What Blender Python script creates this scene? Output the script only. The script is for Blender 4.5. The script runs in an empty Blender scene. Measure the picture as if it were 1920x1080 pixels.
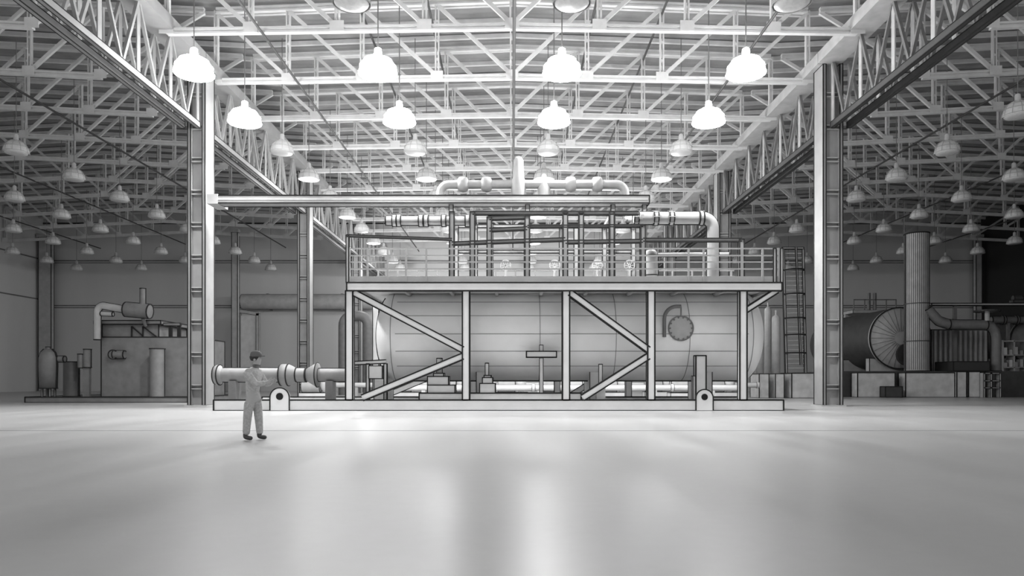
import bpy, math, random
from mathutils import Vector, Matrix
random.seed(4)
S = bpy.context.scene
COL = S.collection
F = 1350.0; EYE = 1.18; HY = 714.0
def X(px, Y): return (px - 960.0) * Y / F
def Z(py, Y): return EYE + (HY - py) * Y / F
def P(px, py, Y): return Vector((X(px, Y), Y, Z(py, Y)))

# ------------------------------------------------------------------ materials
def mat(name, v, rough=0.6, metal=0.0, noise=0.0, scale=3.0, stretch=(1, 1, 1), bump=0.0, emit=0.0):
    m = bpy.data.materials.new(name); m.use_nodes = True
    nt = m.node_tree; b = nt.nodes['Principled BSDF']
    b.inputs['Base Color'].default_value = (v, v, v, 1)
    b.inputs['Roughness'].default_value = rough
    b.inputs['Metallic'].default_value = metal
    if emit:
        b.inputs['Emission Color'].default_value = (1, 1, 1, 1)
        b.inputs['Emission Strength'].default_value = emit
    if noise or bump:
        tc = nt.nodes.new('ShaderNodeTexCoord'); mp = nt.nodes.new('ShaderNodeMapping')
        mp.inputs['Scale'].default_value = stretch
        n = nt.nodes.new('ShaderNodeTexNoise'); n.inputs['Scale'].default_value = scale
        n.inputs['Detail'].default_value = 6
        nt.links.new(tc.outputs['Object'], mp.inputs[0]); nt.links.new(mp.outputs[0], n.inputs[0])
        if noise:
            r = nt.nodes.new('ShaderNodeMapRange')
            r.inputs['From Min'].default_value = .3; r.inputs['From Max'].default_value = .7
            r.inputs['To Min'].default_value = v * (1 - noise); r.inputs['To Max'].default_value = v * (1 + noise)
            nt.links.new(n.outputs[0], r.inputs[0]); nt.links.new(r.outputs[0], b.inputs['Base Color'])
        if bump:
            bp = nt.nodes.new('ShaderNodeBump'); bp.inputs['Strength'].default_value = bump
            bp.inputs['Distance'].default_value = .05
            nt.links.new(n.outputs[0], bp.inputs['Height']); nt.links.new(bp.outputs[0], b.inputs['Normal'])
    return m
INK = mat('ink_black', .012, .9)  # drawing-line black, added as beads along edges and silhouettes
M = dict(
    white=mat('white_painted_steel', .62, .55, noise=.08, scale=2),
    pale=mat('pale_painted_steel', .62, .5, noise=.10, scale=1.5),
    frame=mat('white_frame_paint', .85, .5, noise=.05, scale=1.5),
    col=mat('column_paint', .30, .55, noise=.1, scale=1.5),
    grey=mat('grey_painted_steel', .42, .5, noise=.12, scale=2),
    mid=mat('mid_grey_steel', .16, .5, noise=.15, scale=2.5),
    dark=mat('dark_steel', .045, .55, noise=.2, scale=2),
    black=mat('blackened_steel', .035, .6),
    tank=mat('tank_shell_paint', .84, .42, noise=.06, scale=.7),
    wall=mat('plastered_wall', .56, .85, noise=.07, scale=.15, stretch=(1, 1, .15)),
    wall_dark=mat('dark_opening_tone', .018, .8),  # darkness of an open side put into the wall colour
    deck=mat('roof_sheeting', .27, .8, noise=.2, scale=.6),
    concrete=mat('block_concrete', .55, .85, noise=.15, scale=2),
    skin=mat('skin', .42, .6), cloth=mat('work_jacket_cloth', .46, .9, noise=.2, scale=25),
    cloth2=mat('work_trouser_cloth', .42, .9, noise=.2, scale=25), hat=mat('cap_cloth', .12, .7),
    boot=mat('boot_leather', .05, .5), hair=mat('hair', .03, .7),
    feed=mat('feed_pipe_paint', .24, .55, noise=.1, scale=3),
    added_glow=mat('added_glow_lamp_glass', .45, .5, emit=.18),  # glow added to unlit middle-bay lamps to brighten the far hall
    lens=mat('lamp_glass', .70, .3, noise=.1, scale=8),
    glow=mat('lit_lamp_glass', .9, .4, emit=26.0),
)
# floor: worn, slightly glossy concrete with long traffic streaks
def floor_mat():
    m = bpy.data.materials.new('polished_concrete_floor'); m.use_nodes = True
    nt = m.node_tree; b = nt.nodes['Principled BSDF']; L = nt.links
    tc = nt.nodes.new('ShaderNodeTexCoord')
    def noise(sc, st, det=5):
        mp = nt.nodes.new('ShaderNodeMapping'); mp.inputs['Scale'].default_value = st
        n = nt.nodes.new('ShaderNodeTexNoise'); n.inputs['Scale'].default_value = sc; n.inputs['Detail'].default_value = det
        L.new(tc.outputs['Object'], mp.inputs[0]); L.new(mp.outputs[0], n.inputs[0]); return n
    a = noise(1.0, (.75, .10, 1)); c = noise(.35, (1, .6, 1)); d = noise(6, (1, 1, 1), 2)
    def rng(n, lo, hi, f0=.15, f1=.85):
        r = nt.nodes.new('ShaderNodeMapRange'); r.inputs['From Min'].default_value = f0; r.inputs['From Max'].default_value = f1
        r.inputs['To Min'].default_value = lo; r.inputs['To Max'].default_value = hi; L.new(n.outputs[0], r.inputs[0]); return r
    def mul(p, q):
        x = nt.nodes.new('ShaderNodeMath'); x.operation = 'MULTIPLY'; L.new(p.outputs[0], x.inputs[0]); L.new(q.outputs[0], x.inputs[1]); return x
    col = mul(mul(rng(a, .36, .46), rng(c, .94, 1.05)), rng(d, .97, 1.03))
    L.new(col.outputs[0], b.inputs['Base Color'])
    ro = rng(a, .26, .38); L.new(ro.outputs[0], b.inputs['Roughness'])
    return m
M['floor'] = floor_mat()

# ------------------------------------------------------------------ mesh builder
class MB:
    def __init__(s): s.v = []; s.f = []; s.i = []; s.sm = []
    def add(s, vs, fs, mi=0, smooth=False):
        o = len(s.v); s.v += [tuple(v) for v in vs]
        for f in fs: s.f.append(tuple(k + o for k in f)); s.i.append(mi); s.sm.append(smooth)
    def box(s, x0, x1, y0, y1, z0, z1, ink=0, mi=0):
        vs = [(x, y, z) for x in (x0, x1) for y in (y0, y1) for z in (z0, z1)]
        s.add(vs, [(0, 1, 3, 2), (4, 6, 7, 5), (0, 4, 5, 1), (2, 3, 7, 6), (0, 2, 6, 4), (1, 5, 7, 3)], mi)
        if ink:
            for a, b in ((0, 1), (2, 3), (4, 5), (6, 7), (0, 2), (1, 3), (4, 6), (5, 7), (0, 4), (1, 5), (2, 6), (3, 7)):
                s.bar(vs[a], vs[b], ink, ink, mi=1)
        return s
    def bar(s, p, q, w, h, ink=0, mi=0, up=None):
        p = Vector(p); q = Vector(q); d = (q - p)
        if d.length < 1e-6: return s
        d.normalize(); u = Vector(up) if up else (Vector((0, 0, 1)) if abs(d.z) < .95 else Vector((0, 1, 0)))
        a = d.cross(u).normalized(); b = a.cross(d).normalized()
        c = [a * (i * w / 2) + b * (j * h / 2) for i, j in ((-1, -1), (1, -1), (1, 1), (-1, 1))]
        s.add([p + k for k in c] + [q + k for k in c], [(3, 2, 1, 0), (4, 5, 6, 7), (0, 1, 5, 4), (1, 2, 6, 5), (2, 3, 7, 6), (3, 0, 4, 7)], mi)
        if ink:
            for k in c: s.bar(p + k, q + k, ink, ink, mi=1)
        return s
    def path(s, pts, r, n=16, ink=0, mi=0, cap=True, normal=(0, 1, 0)):
        pts = [Vector(p) for p in pts]; R = r if isinstance(r, (list, tuple)) else [r] * len(pts)
        rings = []; ref = None
        for i, p in enumerate(pts):
            t = ((pts[i + 1] if i < len(pts) - 1 else p) - (pts[i - 1] if i else p)).normalized()
            if ref is None: ref = Vector((0, 0, 1)) if abs(t.z) < .9 else Vector((1, 0, 0))
            a = (ref - t * ref.dot(t)).normalized(); ref = a; b = t.cross(a)
            rings.append([p + (a * math.cos(k * 2 * math.pi / n) + b * math.sin(k * 2 * math.pi / n)) * R[i] for k in range(n)])
        vs = [v for g in rings for v in g]; fs = []
        for i in range(len(pts) - 1):
            for k in range(n):
                l = (k + 1) % n; fs.append((i * n + k, i * n + l, (i + 1) * n + l, (i + 1) * n + k))
        s.add(vs, fs, mi, True)
        if cap: s.add(rings[0], [tuple(range(n))[::-1]], mi); s.add(rings[-1], [tuple(range(n))], mi)
        if ink:
            N = Vector(normal)
            for sg in (-1, 1):
                off = []
                for i, p in enumerate(pts):
                    t = ((pts[i + 1] if i < len(pts) - 1 else p) - (pts[i - 1] if i else p)).normalized()
                    off.append(p + N.cross(t).normalized() * sg * R[i])
                for i in range(len(off) - 1): s.bar(off[i], off[i + 1], ink, ink, mi=1)
            if cap:
                for g in (rings[0], rings[-1]):
                    for k in range(n): s.bar(g[k], g[(k + 1) % n], ink, ink, mi=1)
        return s
    def ring(s, c, ax, r, t, n=24, mi=0):
        ax = Vector(ax).normalized(); u = Vector((0, 0, 1)) if abs(ax.z) < .9 else Vector((1, 0, 0))
        a = ax.cross(u).normalized(); b = ax.cross(a); c = Vector(c)
        g = [c + (a * math.cos(k * 2 * math.pi / n) + b * math.sin(k * 2 * math.pi / n)) * r for k in range(n)]
        for k in range(n): s.bar(g[k], g[(k + 1) % n], t, t, mi=mi)
        return s
    def lathe(s, prof, c=(0, 0, 0), ax='z', n=24, mi=0):
        c = Vector(c); vs = []; fs = []
        for r, h in prof:
            for k in range(n):
                a = k * 2 * math.pi / n; x, y = r * math.cos(a), r * math.sin(a)
                v = {'z': (x, y, h), 'x': (h, x, y), 'y': (y, h, x)}[ax]; vs.append(c + Vector(v))
        for i in range(len(prof) - 1):
            for k in range(n):
                l = (k + 1) % n; fs.append((i * n + k, i * n + l, (i + 1) * n + l, (i + 1) * n + k))
        s.add(vs, fs, mi, True); return s
    def build(s, name, m, parent=None, **kw):
        if parent:   # vertices are given in world space; store them relative to the parent
            l = parent.location if parent.type == 'EMPTY' else (0, 0, 0)
            s.v = [(v[0] - l[0], v[1] - l[1], v[2] - l[2]) for v in s.v]
        me = bpy.data.meshes.new(name); me.from_pydata(s.v, [], s.f)
        for k in (m if isinstance(m, list) else [m, INK]): me.materials.append(k)
        me.polygons.foreach_set('material_index', s.i); me.polygons.foreach_set('use_smooth', s.sm); me.update()
        o = bpy.data.objects.new(name, me); COL.objects.link(o)
        if parent: o.parent = parent
        tag(o, **kw); return o
def tag(o, label=None, cat=None, group=None, kind=None):
    if label: o['label'] = label
    if cat: o['category'] = cat
    if group: o['group'] = group
    if kind: o['kind'] = kind
def thing(name, loc, label, cat, group=None):
    o = bpy.data.objects.new(name, None); o.location = loc; o.empty_display_size = .3
    COL.objects.link(o); tag(o, label, cat, group); return o
def copy_tree(o, loc, label=None):
    c = o.copy(); COL.objects.link(c); c.location = loc
    if label: c['label'] = label
    for ch in o.children:
        d = ch.copy(); COL.objects.link(d); d.parent = c
        for g in ch.children: e = g.copy(); COL.objects.link(e); e.parent = d
    return c
def one(mb, name, m, label, cat, group=None): return mb.build(name, m, label=label, cat=cat, group=group)
ORD = ['first', 'second', 'third', 'fourth', 'fifth', 'sixth', 'seventh', 'eighth', 'ninth', 'tenth', 'eleventh', 'twelfth', 'thirteenth', 'fourteenth']
def elbow(c, r, a0, a1, Y, n=8):   # arc in the XZ plane
    return [Vector((c[0] + r * math.cos(math.radians(a0 + (a1 - a0) * k / n)), Y, c[1] + r * math.sin(math.radians(a0 + (a1 - a0) * k / n)))) for k in range(n + 1)]

# ------------------------------------------------------------------ setting
BW = 81.7; HW = 53.2; CX = 14.5
MB().box(-HW, HW, -8, BW, -.3, 0).build('floor', M['floor'], kind='structure')
mb = MB()   # thin expansion joints cut across the floor
for y in (17.0, ): mb.box(-HW, HW, y, y + .03, 0.0, .004)
mb.build('trim_1', M['mid'], kind='structure', label='thin expansion joint across the floor')
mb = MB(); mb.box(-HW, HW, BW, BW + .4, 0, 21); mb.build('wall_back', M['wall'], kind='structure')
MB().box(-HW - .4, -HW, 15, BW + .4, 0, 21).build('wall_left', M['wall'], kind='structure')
MB().box(HW, HW + .4, 15, BW + .4, 0, 21).build('wall_right', M['wall_dark'], kind='structure')  # solid near-black wall standing in for a dark opening
for i, (py, t) in enumerate(((419, .16), (489, .12), (493, .08), (573, .12), (577, .1))):
    z = Z(py, BW); MB().box(-HW, HW, BW - .06, BW, z - t / 2, z + t / 2).build('trim_%d' % (i + 2), M['dark'] if i == 0 else M['mid'], kind='structure')
for i, py in enumerate((564, 489)):
    z = Z(py, BW) + .1; MB().box(-HW, -HW + .06, 15, BW, z - .07, z + .07).build('trim_%d' % (i + 7), M['mid'], kind='structure')

def roofz(x):
    ax = abs(x)
    if ax <= CX: return 20.0 - .55 * ax / CX
    r = 34.0
    return 19.45 + 1.0 * ((ax - CX) / (r - CX) if ax < r else (HW - ax) / (HW - r))
Y0, Y1 = 22.0, BW
def ceiling(xs, ys0=Y0):
    mb = MB(); n = int((Y1 - ys0) / .125); prof = []
    for k in range(n + 1):
        prof.append((ys0 + k * .125, (.0, .045, .045, .0)[k % 4]))
    vs = [(x, y, roofz(x) + dz + .12) for x in xs for (y, dz) in prof]
    m = len(prof); fs = [(i * m + k, i * m + k + 1, (i + 1) * m + k + 1, (i + 1) * m + k) for i in range(len(xs) - 1) for k in range(m - 1)]
    mb.add(vs, fs)
    vs = [(x, y, roofz(x) + .3) for x in xs for y in (ys0, Y1)]
    mb.add(vs, [(2 * i, 2 * i + 1, 2 * i + 3, 2 * i + 2) for i in range(len(xs) - 1)])
    o = mb.build('ceiling', M['deck'], kind='structure')
    src = None
    for k in range(36):
        y = 24.25 + k * 1.6667
        if y > Y1 - .3: break
        if src is None:
            pb = MB()
            for a, b in zip(xs[:-1], xs[1:]): pb.bar((a, 0, roofz(a)), (b, 0, roofz(b)), .16, .22)
            src = pb.build('purlin', M['white'], o); src.location.y = y
        else:
            c = src.copy(); COL.objects.link(c); c.parent = o; c.location.y = y
ceiling([-CX, 0, CX]); ceiling([-HW, -34, -CX]); ceiling([CX, 34, HW])

# ------------------------------------------------------------------ roof trusses
def chord(mb, p, q, w=.22, h=.26):
    p = Vector(p); q = Vector(q); d = Vector((0, 0, h * .33))
    mb.bar(p + d, q + d, w, h * .34); mb.bar(p - d, q - d, w, h * .34); mb.bar(p, q, w * .5, h * .5)
def truss(xs, zb, zt, label, cat='roof truss', ends=None):
    """xs node positions from one support to the other; local to Y=0"""
    t = thing('roof_truss', (0, 0, 0), label, cat, 'white lattice roof trusses')
    b = MB(); xb = [x for x in xs if ends is None or ends[0] <= abs(x) <= ends[1]]
    for a, c in zip(xb[:-1], xb[1:]): chord(b, (a, 0, zb(a)), (c, 0, zb(c)))
    for x in xb:
        b.box(x - .3, x + .3, -.14, -.12, zb(x) - .12, zb(x) + .32)
    b.build('bottom_chord', M['white'], t)
    b = MB()
    for a, c in zip(xs[:-1], xs[1:]): chord(b, (a, 0, zt(a)), (c, 0, zt(c)))
    b.build('top_chord', M['white'], t)
    ridge = (xs[0] + xs[-1]) / 2
    for x in xb:
        b = MB()
        for s in (-.07, .07): b.bar((x + s, 0, zb(x)), (x + s, 0, zt(x)), .07, .16)
        for k in range(1, 4): z = zb(x) + (zt(x) - zb(x)) * k / 4; b.box(x - .05, x + .05, -.06, .06, z - .06, z + .06)
        b.build('post', M['white'], t)
    for a, c in zip(xs[:-1], xs[1:]):
        o, i = (a, c) if abs(a - ridge) > abs(c - ridge) else (c, a)
        if i not in xb: continue
        MB().bar((o, 0, zt(o) - .1), (i, 0, zb(i) + .1), .13, .17).build('diagonal', M['white'], t)
    return t
def cz(x): return 15.76 + .22 * (1 - abs(x) / CX)
def ct(x): return roofz(x) - .25
def sb(x): a = abs(x); return 15.75 + .95 * (1 - abs(a - 34) / 19)
cxs = [-14.4, -10.9, -7.3, -3.65, 0, 3.65, 7.3, 10.9, 14.4]
sxs = [15.0, 20.0, 23.5, 27.0, 30.5, 34.0, 37.5, 41, 44.5, 48, 52.8]
tc0 = truss(cxs, cz, ct, ''); tr0 = truss(sxs, sb, ct, '', ends=(19, 53)); tl0 = truss([-x for x in sxs][::-1], sb, ct, '', ends=(19, 53))
for k in range(10):
    y = 30.1 + 5 * k
    for src, bay in ((tc0, 'middle bay'), (tl0, 'left side bay'), (tr0, 'right side bay')):
        lab = 'white lattice roof truss spanning the %s, %s one back from the camera' % (bay, ORD[k])
        if k == 0: src.location.y = y; src['label'] = lab
        else: copy_tree(src, (0, y, 0), lab)

# long dark rods and cables running down the hall just under the trusses
def rod(x, z, r, lab, m='dark'):
    one(MB().path([(x, 23, z), (x, 80.5, z)], r, 8), 'bracing_rod', M[m], lab, 'rod', 'long rods running down the hall')
rod(.09, 15.72, .07, 'dark centre rod running the length of the middle roof bay')
for s, sd in ((-1, 'left'), (1, 'right')):
    rod(s * 4.0, 19.15, .06, 'dark rod high in the middle bay just %s of the centre rod' % sd)
    rod(s * 7.3, 19.05, .06, 'dark rod high in the middle bay, second out on the %s of centre' % sd)
    rod(s * 10.4, 15.66, .055, 'thin dark rod low on the %s edge of the middle bay' % sd)
    rod(s * 25.3, 16.07, .06, 'thin dark cable in the %s bay nearest the columns' % sd)
    rod(s * 36.5, 16.45, .06, 'thin dark cable along the middle of the %s bay' % sd)
    rod(s * 46.0, 15.98, .06, 'thin dark cable along the %s bay nearest the side wall' % sd)

# ------------------------------------------------------------------ columns
def column(x0, x1, y, lab):
    t = thing('steel_column', ((x0 + x1) / 2, y + .5, 0), lab, 'column', 'tall steel hall columns')
    H = 15.8; xi, xo = (x1, x0) if x0 < 0 else (x0, x1)
    w = .13
    ink = .045
    MB().box(x0, x0 + w, y, y + 1.0, .05, H, ink).build('flange', M['col'], t)
    MB().box(x1 - w, x1, y, y + 1.0, .05, H, ink).build('flange', M['col'], t)
    MB().box(x0 + w, x1 - w, y + .25, y + .33, .05, H).build('web', M['col'], t)
    b = MB(); z = .9
    while z < H - .4:
        b.box(x0 + w, x1 - w, y + .05, y + .25, z - .11, z - .07); b.box(x0 + w, x1 - w, y + .05, y + .25, z + .07, z + .11); z += 1.5
    b.build('stiffener', M['grey'], t)
    MB().box(x0 - .12, x1 + .12, y - .12, y + 1.12, 0, .06).build('base_plate', M['grey'], t)
    return t
for n, y in enumerate((33.2, 50.2, 67.2)):
    w = ('nearest the camera', 'second back from the camera', 'farthest back, partly behind the platform')[n]
    column(-14.95, -14.15, y, 'pale steel column on the left of the hall, %s' % w)
    column(14.35, 15.25, y, 'pale steel column on the right of the hall, %s' % w)
# girder trusses between the columns
def girder(sx, ya, yb, lab):
    m = M['col'] if sx < 0 else M['mid']  # backlit shade of the right girder and rails put into darker colours
    xa, xb = (-14.1, -15.2) if sx < 0 else (14.1, 15.2)
    t = thing('girder_truss', ((xa + xb) / 2, (ya + yb) / 2, 15.8), lab, 'girder', 'long girders over the column lines')
    x0, x1 = min(xa, xb), max(xa, xb)
    b = MB(); b.box(x0, x1, ya + .02, yb - .02, 15.8, 15.86); b.box(x0, x0 + .05, ya + .02, yb - .02, 15.86, 16.25); b.box(x1 - .05, x1, ya + .02, yb - .02, 15.86, 16.25); b.box(x0, x1, ya + .02, yb - .02, 16.25, 16.31)
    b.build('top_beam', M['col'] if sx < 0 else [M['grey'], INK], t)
    za = 12.95; a, c = (-14.45, -15.15) if sx < 0 else (14.75, 15.5)
    for x in (a, c):
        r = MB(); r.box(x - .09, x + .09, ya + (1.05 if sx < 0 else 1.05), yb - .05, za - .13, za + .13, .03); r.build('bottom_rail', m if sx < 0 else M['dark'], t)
        n = 6; L = (yb - .1 - ya - 1.1) / n
        for k in range(n + 1):
            y = ya + 1.1 + k * L
            q = MB()
            for s in (-.06, .06): q.bar((x, y + s, za), (x, y + s, 15.8), .12, .05, up=(1, 0, 0))
            q.build('post', M['col'] if sx < 0 else M['grey'], t)
            if k < n:
                MB().bar((x, y + .05, 15.8), (x, y + L * .55, za), .12, .12).build('diagonal', m, t)
                MB().bar((x, y + L * .55, za), (x, y + L - .05, 15.8), .12, .12).build('diagonal', m, t)
for n, (ya, yb) in enumerate(((16.2, 33.2), (33.2, 50.2), (50.2, 67.2), (67.2, BW))):
    w = ('running in front of the nearest column', 'between the nearest and second columns', 'between the second and third columns', 'ending at the back wall')[n]
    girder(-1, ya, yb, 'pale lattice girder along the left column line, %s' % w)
    girder(1, ya, yb, 'shade-darkened lattice girder along the right column line, %s' % w)
# slim wall side columns
def slim(x0, x1, y, top, lab):
    t = thing('slim_column', ((x0 + x1) / 2, y, 0), lab, 'column')
    MB().box(x0, x1, y - .25, y + .25, .05, top, .06).build('shaft', M['grey'], t)
    MB().box(x0 - .15, x1 + .15, y - .4, y + .4, top, top + .3).build('cap', M['grey'], t)
    MB().box(x0 - .2, x1 + .2, y - .45, y + .45, 0, .05).build('base_plate', M['grey'], t)
slim(X(436, 75), X(447, 75), 75, 16.6, 'slim grey column between the two left hall columns')
slim(X(68, 80), X(92, 80), 80.6, 17.2, 'grey corner column behind the left machine')
slim(X(1834, 80), X(1845, 80), 80.6, 17.2, 'slim dark column at the right end of the back wall')

# ------------------------------------------------------------------ pendant lamps
def lamp(lit, added_glow=False):
    Z0 = 12.85 if lit else 13.18
    t = thing('pendant_lamp', (0, 0, Z0), '', 'lamp')
    b = MB(); b.lathe([(.60, -.02), (.60, .06), (.55, .28), (.42, .50), (.26, .62), (.13, .68), (.11, .95), (.05, 1.0), (.0, 1.0)], (0, 0, Z0), n=20)
    for z, r in ((.02, .6), (.28, .56), (.5, .43)): b.ring((0, 0, Z0 + z), (0, 0, 1), r + .01, .022, n=20, mi=1)
    for k in range(10):
        a = k * math.pi / 5
        pr = [(.61, .0), (.56, .28), (.43, .50), (.27, .62)]
        for (r0, h0), (r1, h1) in zip(pr[:-1], pr[1:]):
            b.bar((r0 * math.cos(a), r0 * math.sin(a), Z0 + h0), (r1 * math.cos(a), r1 * math.sin(a), Z0 + h1), .02, .02, mi=1)
    b.build('lamp_shade', [M['glow'] if lit else M['added_glow'] if added_glow else M['lens'], M['glow'] if lit else M['grey']], t)
    b = MB(); b.lathe([(0, -.07), (.3, -.06), (.52, -.03), (.58, 0.03), (0, .04)], (0, 0, Z0), n=20)
    b.build('lamp_lens', M['glow'] if lit else M['added_glow'] if added_glow else M['lens'], t)
    b = MB(); b.path([(0, 0, Z0 + .98), (0, 0, 19.2)], .02, 6); b.build('cord', M['mid'], t)
    return t
LX = [-47.1, -40.1, -33.1, -26.1, -12.1, -5.1, 1.9, 8.9, 22.9, 29.9, 36.9, 43.9]
off0 = lamp(False); on0 = lamp(True); added_glow0 = lamp(False, True); used = {}
bays = {'left': LX[:4], 'middle': LX[4:8], 'right': LX[8:]}
for r in range(12):
    y = 22.9 + 5 * r
    if r == 1: y = 27.4
    if r == 2: y = 32.6
    for bay, xs in bays.items():
        vis = [x for x in xs if -25 < 960 + x * F / y < 1945]
        if r == 0 and bay == 'middle': vis = [x for x in vis if abs(x) < 10]
        for j, x in enumerate(vis):
            lit = r in (1, 2) and bay == 'middle'
            added_glow = bay == 'middle' and r > 2; key = 1 if lit else 2 if added_glow else 0
            lab = '%s dome pendant lamp, %s bay, %s row back, %s from left' % (('unlit', 'glowing', 'pale added-glow')[key], bay, ORD[r], ORD[j])
            src = (off0, on0, added_glow0)[key]
            dz = roofz(x) - 19.45
            if key not in used: used[key] = True; src.location.x = x; src.location.y = y; src['label'] = lab; o = src
            else: o = copy_tree(src, (x, y, src.location.z), lab)
            if lit: o.scale = (1.2, 1.2, 1.0)
            o['group'] = ('unlit pendant lamps', 'lit pendant lamps', 'pendant lamps with added glow in the middle bay')[key]
            if added_glow and r in (4, 6, 8, 10):  # fill lights added below unlit lamps for the far hall
                l = bpy.data.lights.new('lamp_and_fill_light', 'POINT'); l.energy = 700; l.shadow_soft_size = .5
                lo = bpy.data.objects.new('lamp_and_fill_light', l); lo.location = (x, y, 11.9); COL.objects.link(lo)
            if lit:
                for kind, en in (('POINT', 420), ('SPOT', 3100)):
                    l = bpy.data.lights.new('lamp_and_fill_light', kind); l.energy = en; l.shadow_soft_size = .4
                    if kind == 'SPOT': l.spot_size = math.radians(130); l.spot_blend = .45
                    lo = bpy.data.objects.new('lamp_and_fill_light', l); lo.location = (x, y, 12.6); COL.objects.link(lo)

# ------------------------------------------------------------------ main steel platform
YF, YR = 28.5, 34.0
T = thing('steel_platform', (0, 31.2, 0), 'large steel platform frame with deck and diagonal braces around the long tank', 'platform')
def fx(px): return X(px, YF)
def fz(py): return Z(py, YF)
IK = .055
for y in (YF, YR):
    MB().box(fx(403), fx(1467), y - .12, y + .12, 0, fz(750), IK).build('base_beam', M['frame'], T)
for px in (410, 655, 873, 1061, 1220, 1392, 1460):
    MB().box(fx(px) - .1, fx(px) + .1, YF + .12, YR - .12, .05, .34).build('cross_beam', M['frame'], T)
DZ0, DZ1 = fz(546), fz(531)
for px in (656, 874, 1061, 1220, 1392):
    for y in (YF, YR):
        MB().box(fx(px) - .14, fx(px) + .14, y - .12, y + .12, fz(750), DZ0, IK if y == YF else .03).build('leg', M['frame'], T)
b = MB(); b.box(fx(655), fx(1462), YF - .1, YR + .1, DZ0 + .12, DZ1 - .02); b.build('deck', M['pale'], T)
for y in (YF - .12, YR + .12):
    MB().box(fx(652), fx(1463), y - .06, y + .06, DZ0, DZ1, IK).build('edge_beam', M['frame'], T)
for k in range(10):
    x = fx(670) + k * (fx(1450) - fx(670)) / 9; MB().box(x - .06, x + .06, YF, YR, DZ0, DZ0 + .12).build('joist', M['grey'], T)
for a, c in (((664, 549), (868, 656)), ((868, 668), (680, 746)), ((1068, 549), (1215, 656)), ((1215, 668), (1092, 746))):
    for y in (YF, YR):
        MB().bar((fx(a[0]), y, fz(a[1])), (fx(c[0]), y, fz(c[1])), .2, .24, IK if y == YF else .03).build('diagonal_brace', M['frame'], T)
MB().bar((fx(1398), YF, fz(582)), (fx(1456), YF, fz(545)), .16, .2, IK).build('diagonal_brace', M['frame'], T)
# lifting lugs on the base beam
for px, w, top in ((528, 18, 727), (1318, 16, 730)):
    b = MB(); n = 14; x = fx(px); w = w * YF / F; z1 = fz(top) - w
    pts = [(x - w, 0.02)] + [(x - w * math.cos(math.pi * k / n), z1 + w * math.sin(math.pi * k / n)) for k in range(n + 1)] + [(x + w, 0.02)]
    ya, yb = YF - .24, YF - .13; m = len(pts)
    b.add([(p[0], ya, p[1]) for p in pts] + [(p[0], yb, p[1]) for p in pts], [tuple(range(m))] + [tuple(range(2 * m - 1, m - 1, -1))] + [(k, k + m, (k + 1) % m + m, (k + 1) % m) for k in range(m)])
    for k in range(m - 1): b.bar((pts[k][0], ya, pts[k][1]), (pts[k + 1][0], ya, pts[k + 1][1]), IK * .8, IK * .8, mi=1)
    b.ring((x, ya, z1 + .04), (0, 1, 0), w * .32, .04, 16, mi=1)
    b.path([(x, ya - .01, z1 + .04), (x, ya + .02, z1 + .04)], w * .3, 16, mi=1)
    b.build('lifting_lug', M['frame'], T)
# handrail of the deck
def rails(y, pts, name='handrail', m='white'):
    b = MB()
    for py in (467, 480, 492, 505): b.bar((fx(656), y, fz(py)), (fx(1458), y, fz(py)), .05, .05)
    b.bar((fx(656), y, fz(524)), (fx(1458), y, fz(524)), .03, .22)
    b.build(name, M[m], T)
    for k, px in enumerate(pts): MB().box(fx(px) - .035, fx(px) + .035, y - .035, y + .035, DZ1, fz(466)).build('rail_post', M[m], T)
rails(YF - .1, [656, 690, 728, 762, 800, 1290, 1318, 1428, 1458], m='col'); rails(YR + .1, [660 + 44 * k for k in range(19)], m='mid')
for px, y0_, y1_ in ((653, YF - .1, fz(442)), (1450, YF - .1, fz(467)), (1463, YF - .1, fz(467))):
    MB().box(fx(px) - .05, fx(px) + .05, y0_ - .05, y0_ + .05, DZ1, y1_, .04).build('corner_post', M['white'], T)
MB().bar((fx(652), YF - .1, fz(443)), (fx(848), YF - .1, fz(450)), .07, .07, .045).build('top_rail', M['white'], T)

# pipe rack standing on the deck
R = thing('pipe_rack', (0, 30.5, DZ1), 'open steel pipe rack standing on the platform deck', 'rack')
def rpost(px, top, y, ink=.05, w=.09): MB().box(fx(px) - w, fx(px) + w, y - w, y + w, DZ1 + .0, fz(top), ink).build('upright', M['col'], R)
for px, top in ((846, 394), (885, 394), (917, 404), (989, 402), (1061, 396), (1091, 396), (1149, 394), (1208, 420)):
    rpost(px, top, YF + .35)
    rpost(px, 396, YF + 2.6, .03)
for px in (1395,): rpost(px, 446, YF + .35)
def hb(a, c, y=YF + .35, w=.12, ink=.045, name='beam'): MB().bar((fx(a[0]), y, fz(a[1])), (fx(c[0]), y, fz(c[1])), .14, w, ink).build(name, M['col'], R)
hb((885, 396), (1200, 396)); hb((917, 406), (985, 404)); hb((917, 428), (989, 425)); hb((989, 422), (1208, 420), w=.08)
hb((846, 454), (917, 451)); hb((917, 451), (1061, 446)); hb((1061, 451), (1208, 449)); hb((1208, 447), (1395, 447)); hb((917, 524), (1208, 524), w=.1)
for px in (846, 885, 917, 989, 1061, 1149, 1208):
    MB().box(fx(px) - .07, fx(px) + .07, YF + .44, YF + 2.5, fz(397) - .14, fz(397)).build('cross_beam', M['col'], R)
hb((846, 398), (1208, 398), y=YF + 2.6, ink=.03); hb((846, 450), (1208, 450), y=YF + 2.6, ink=.03)

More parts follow.
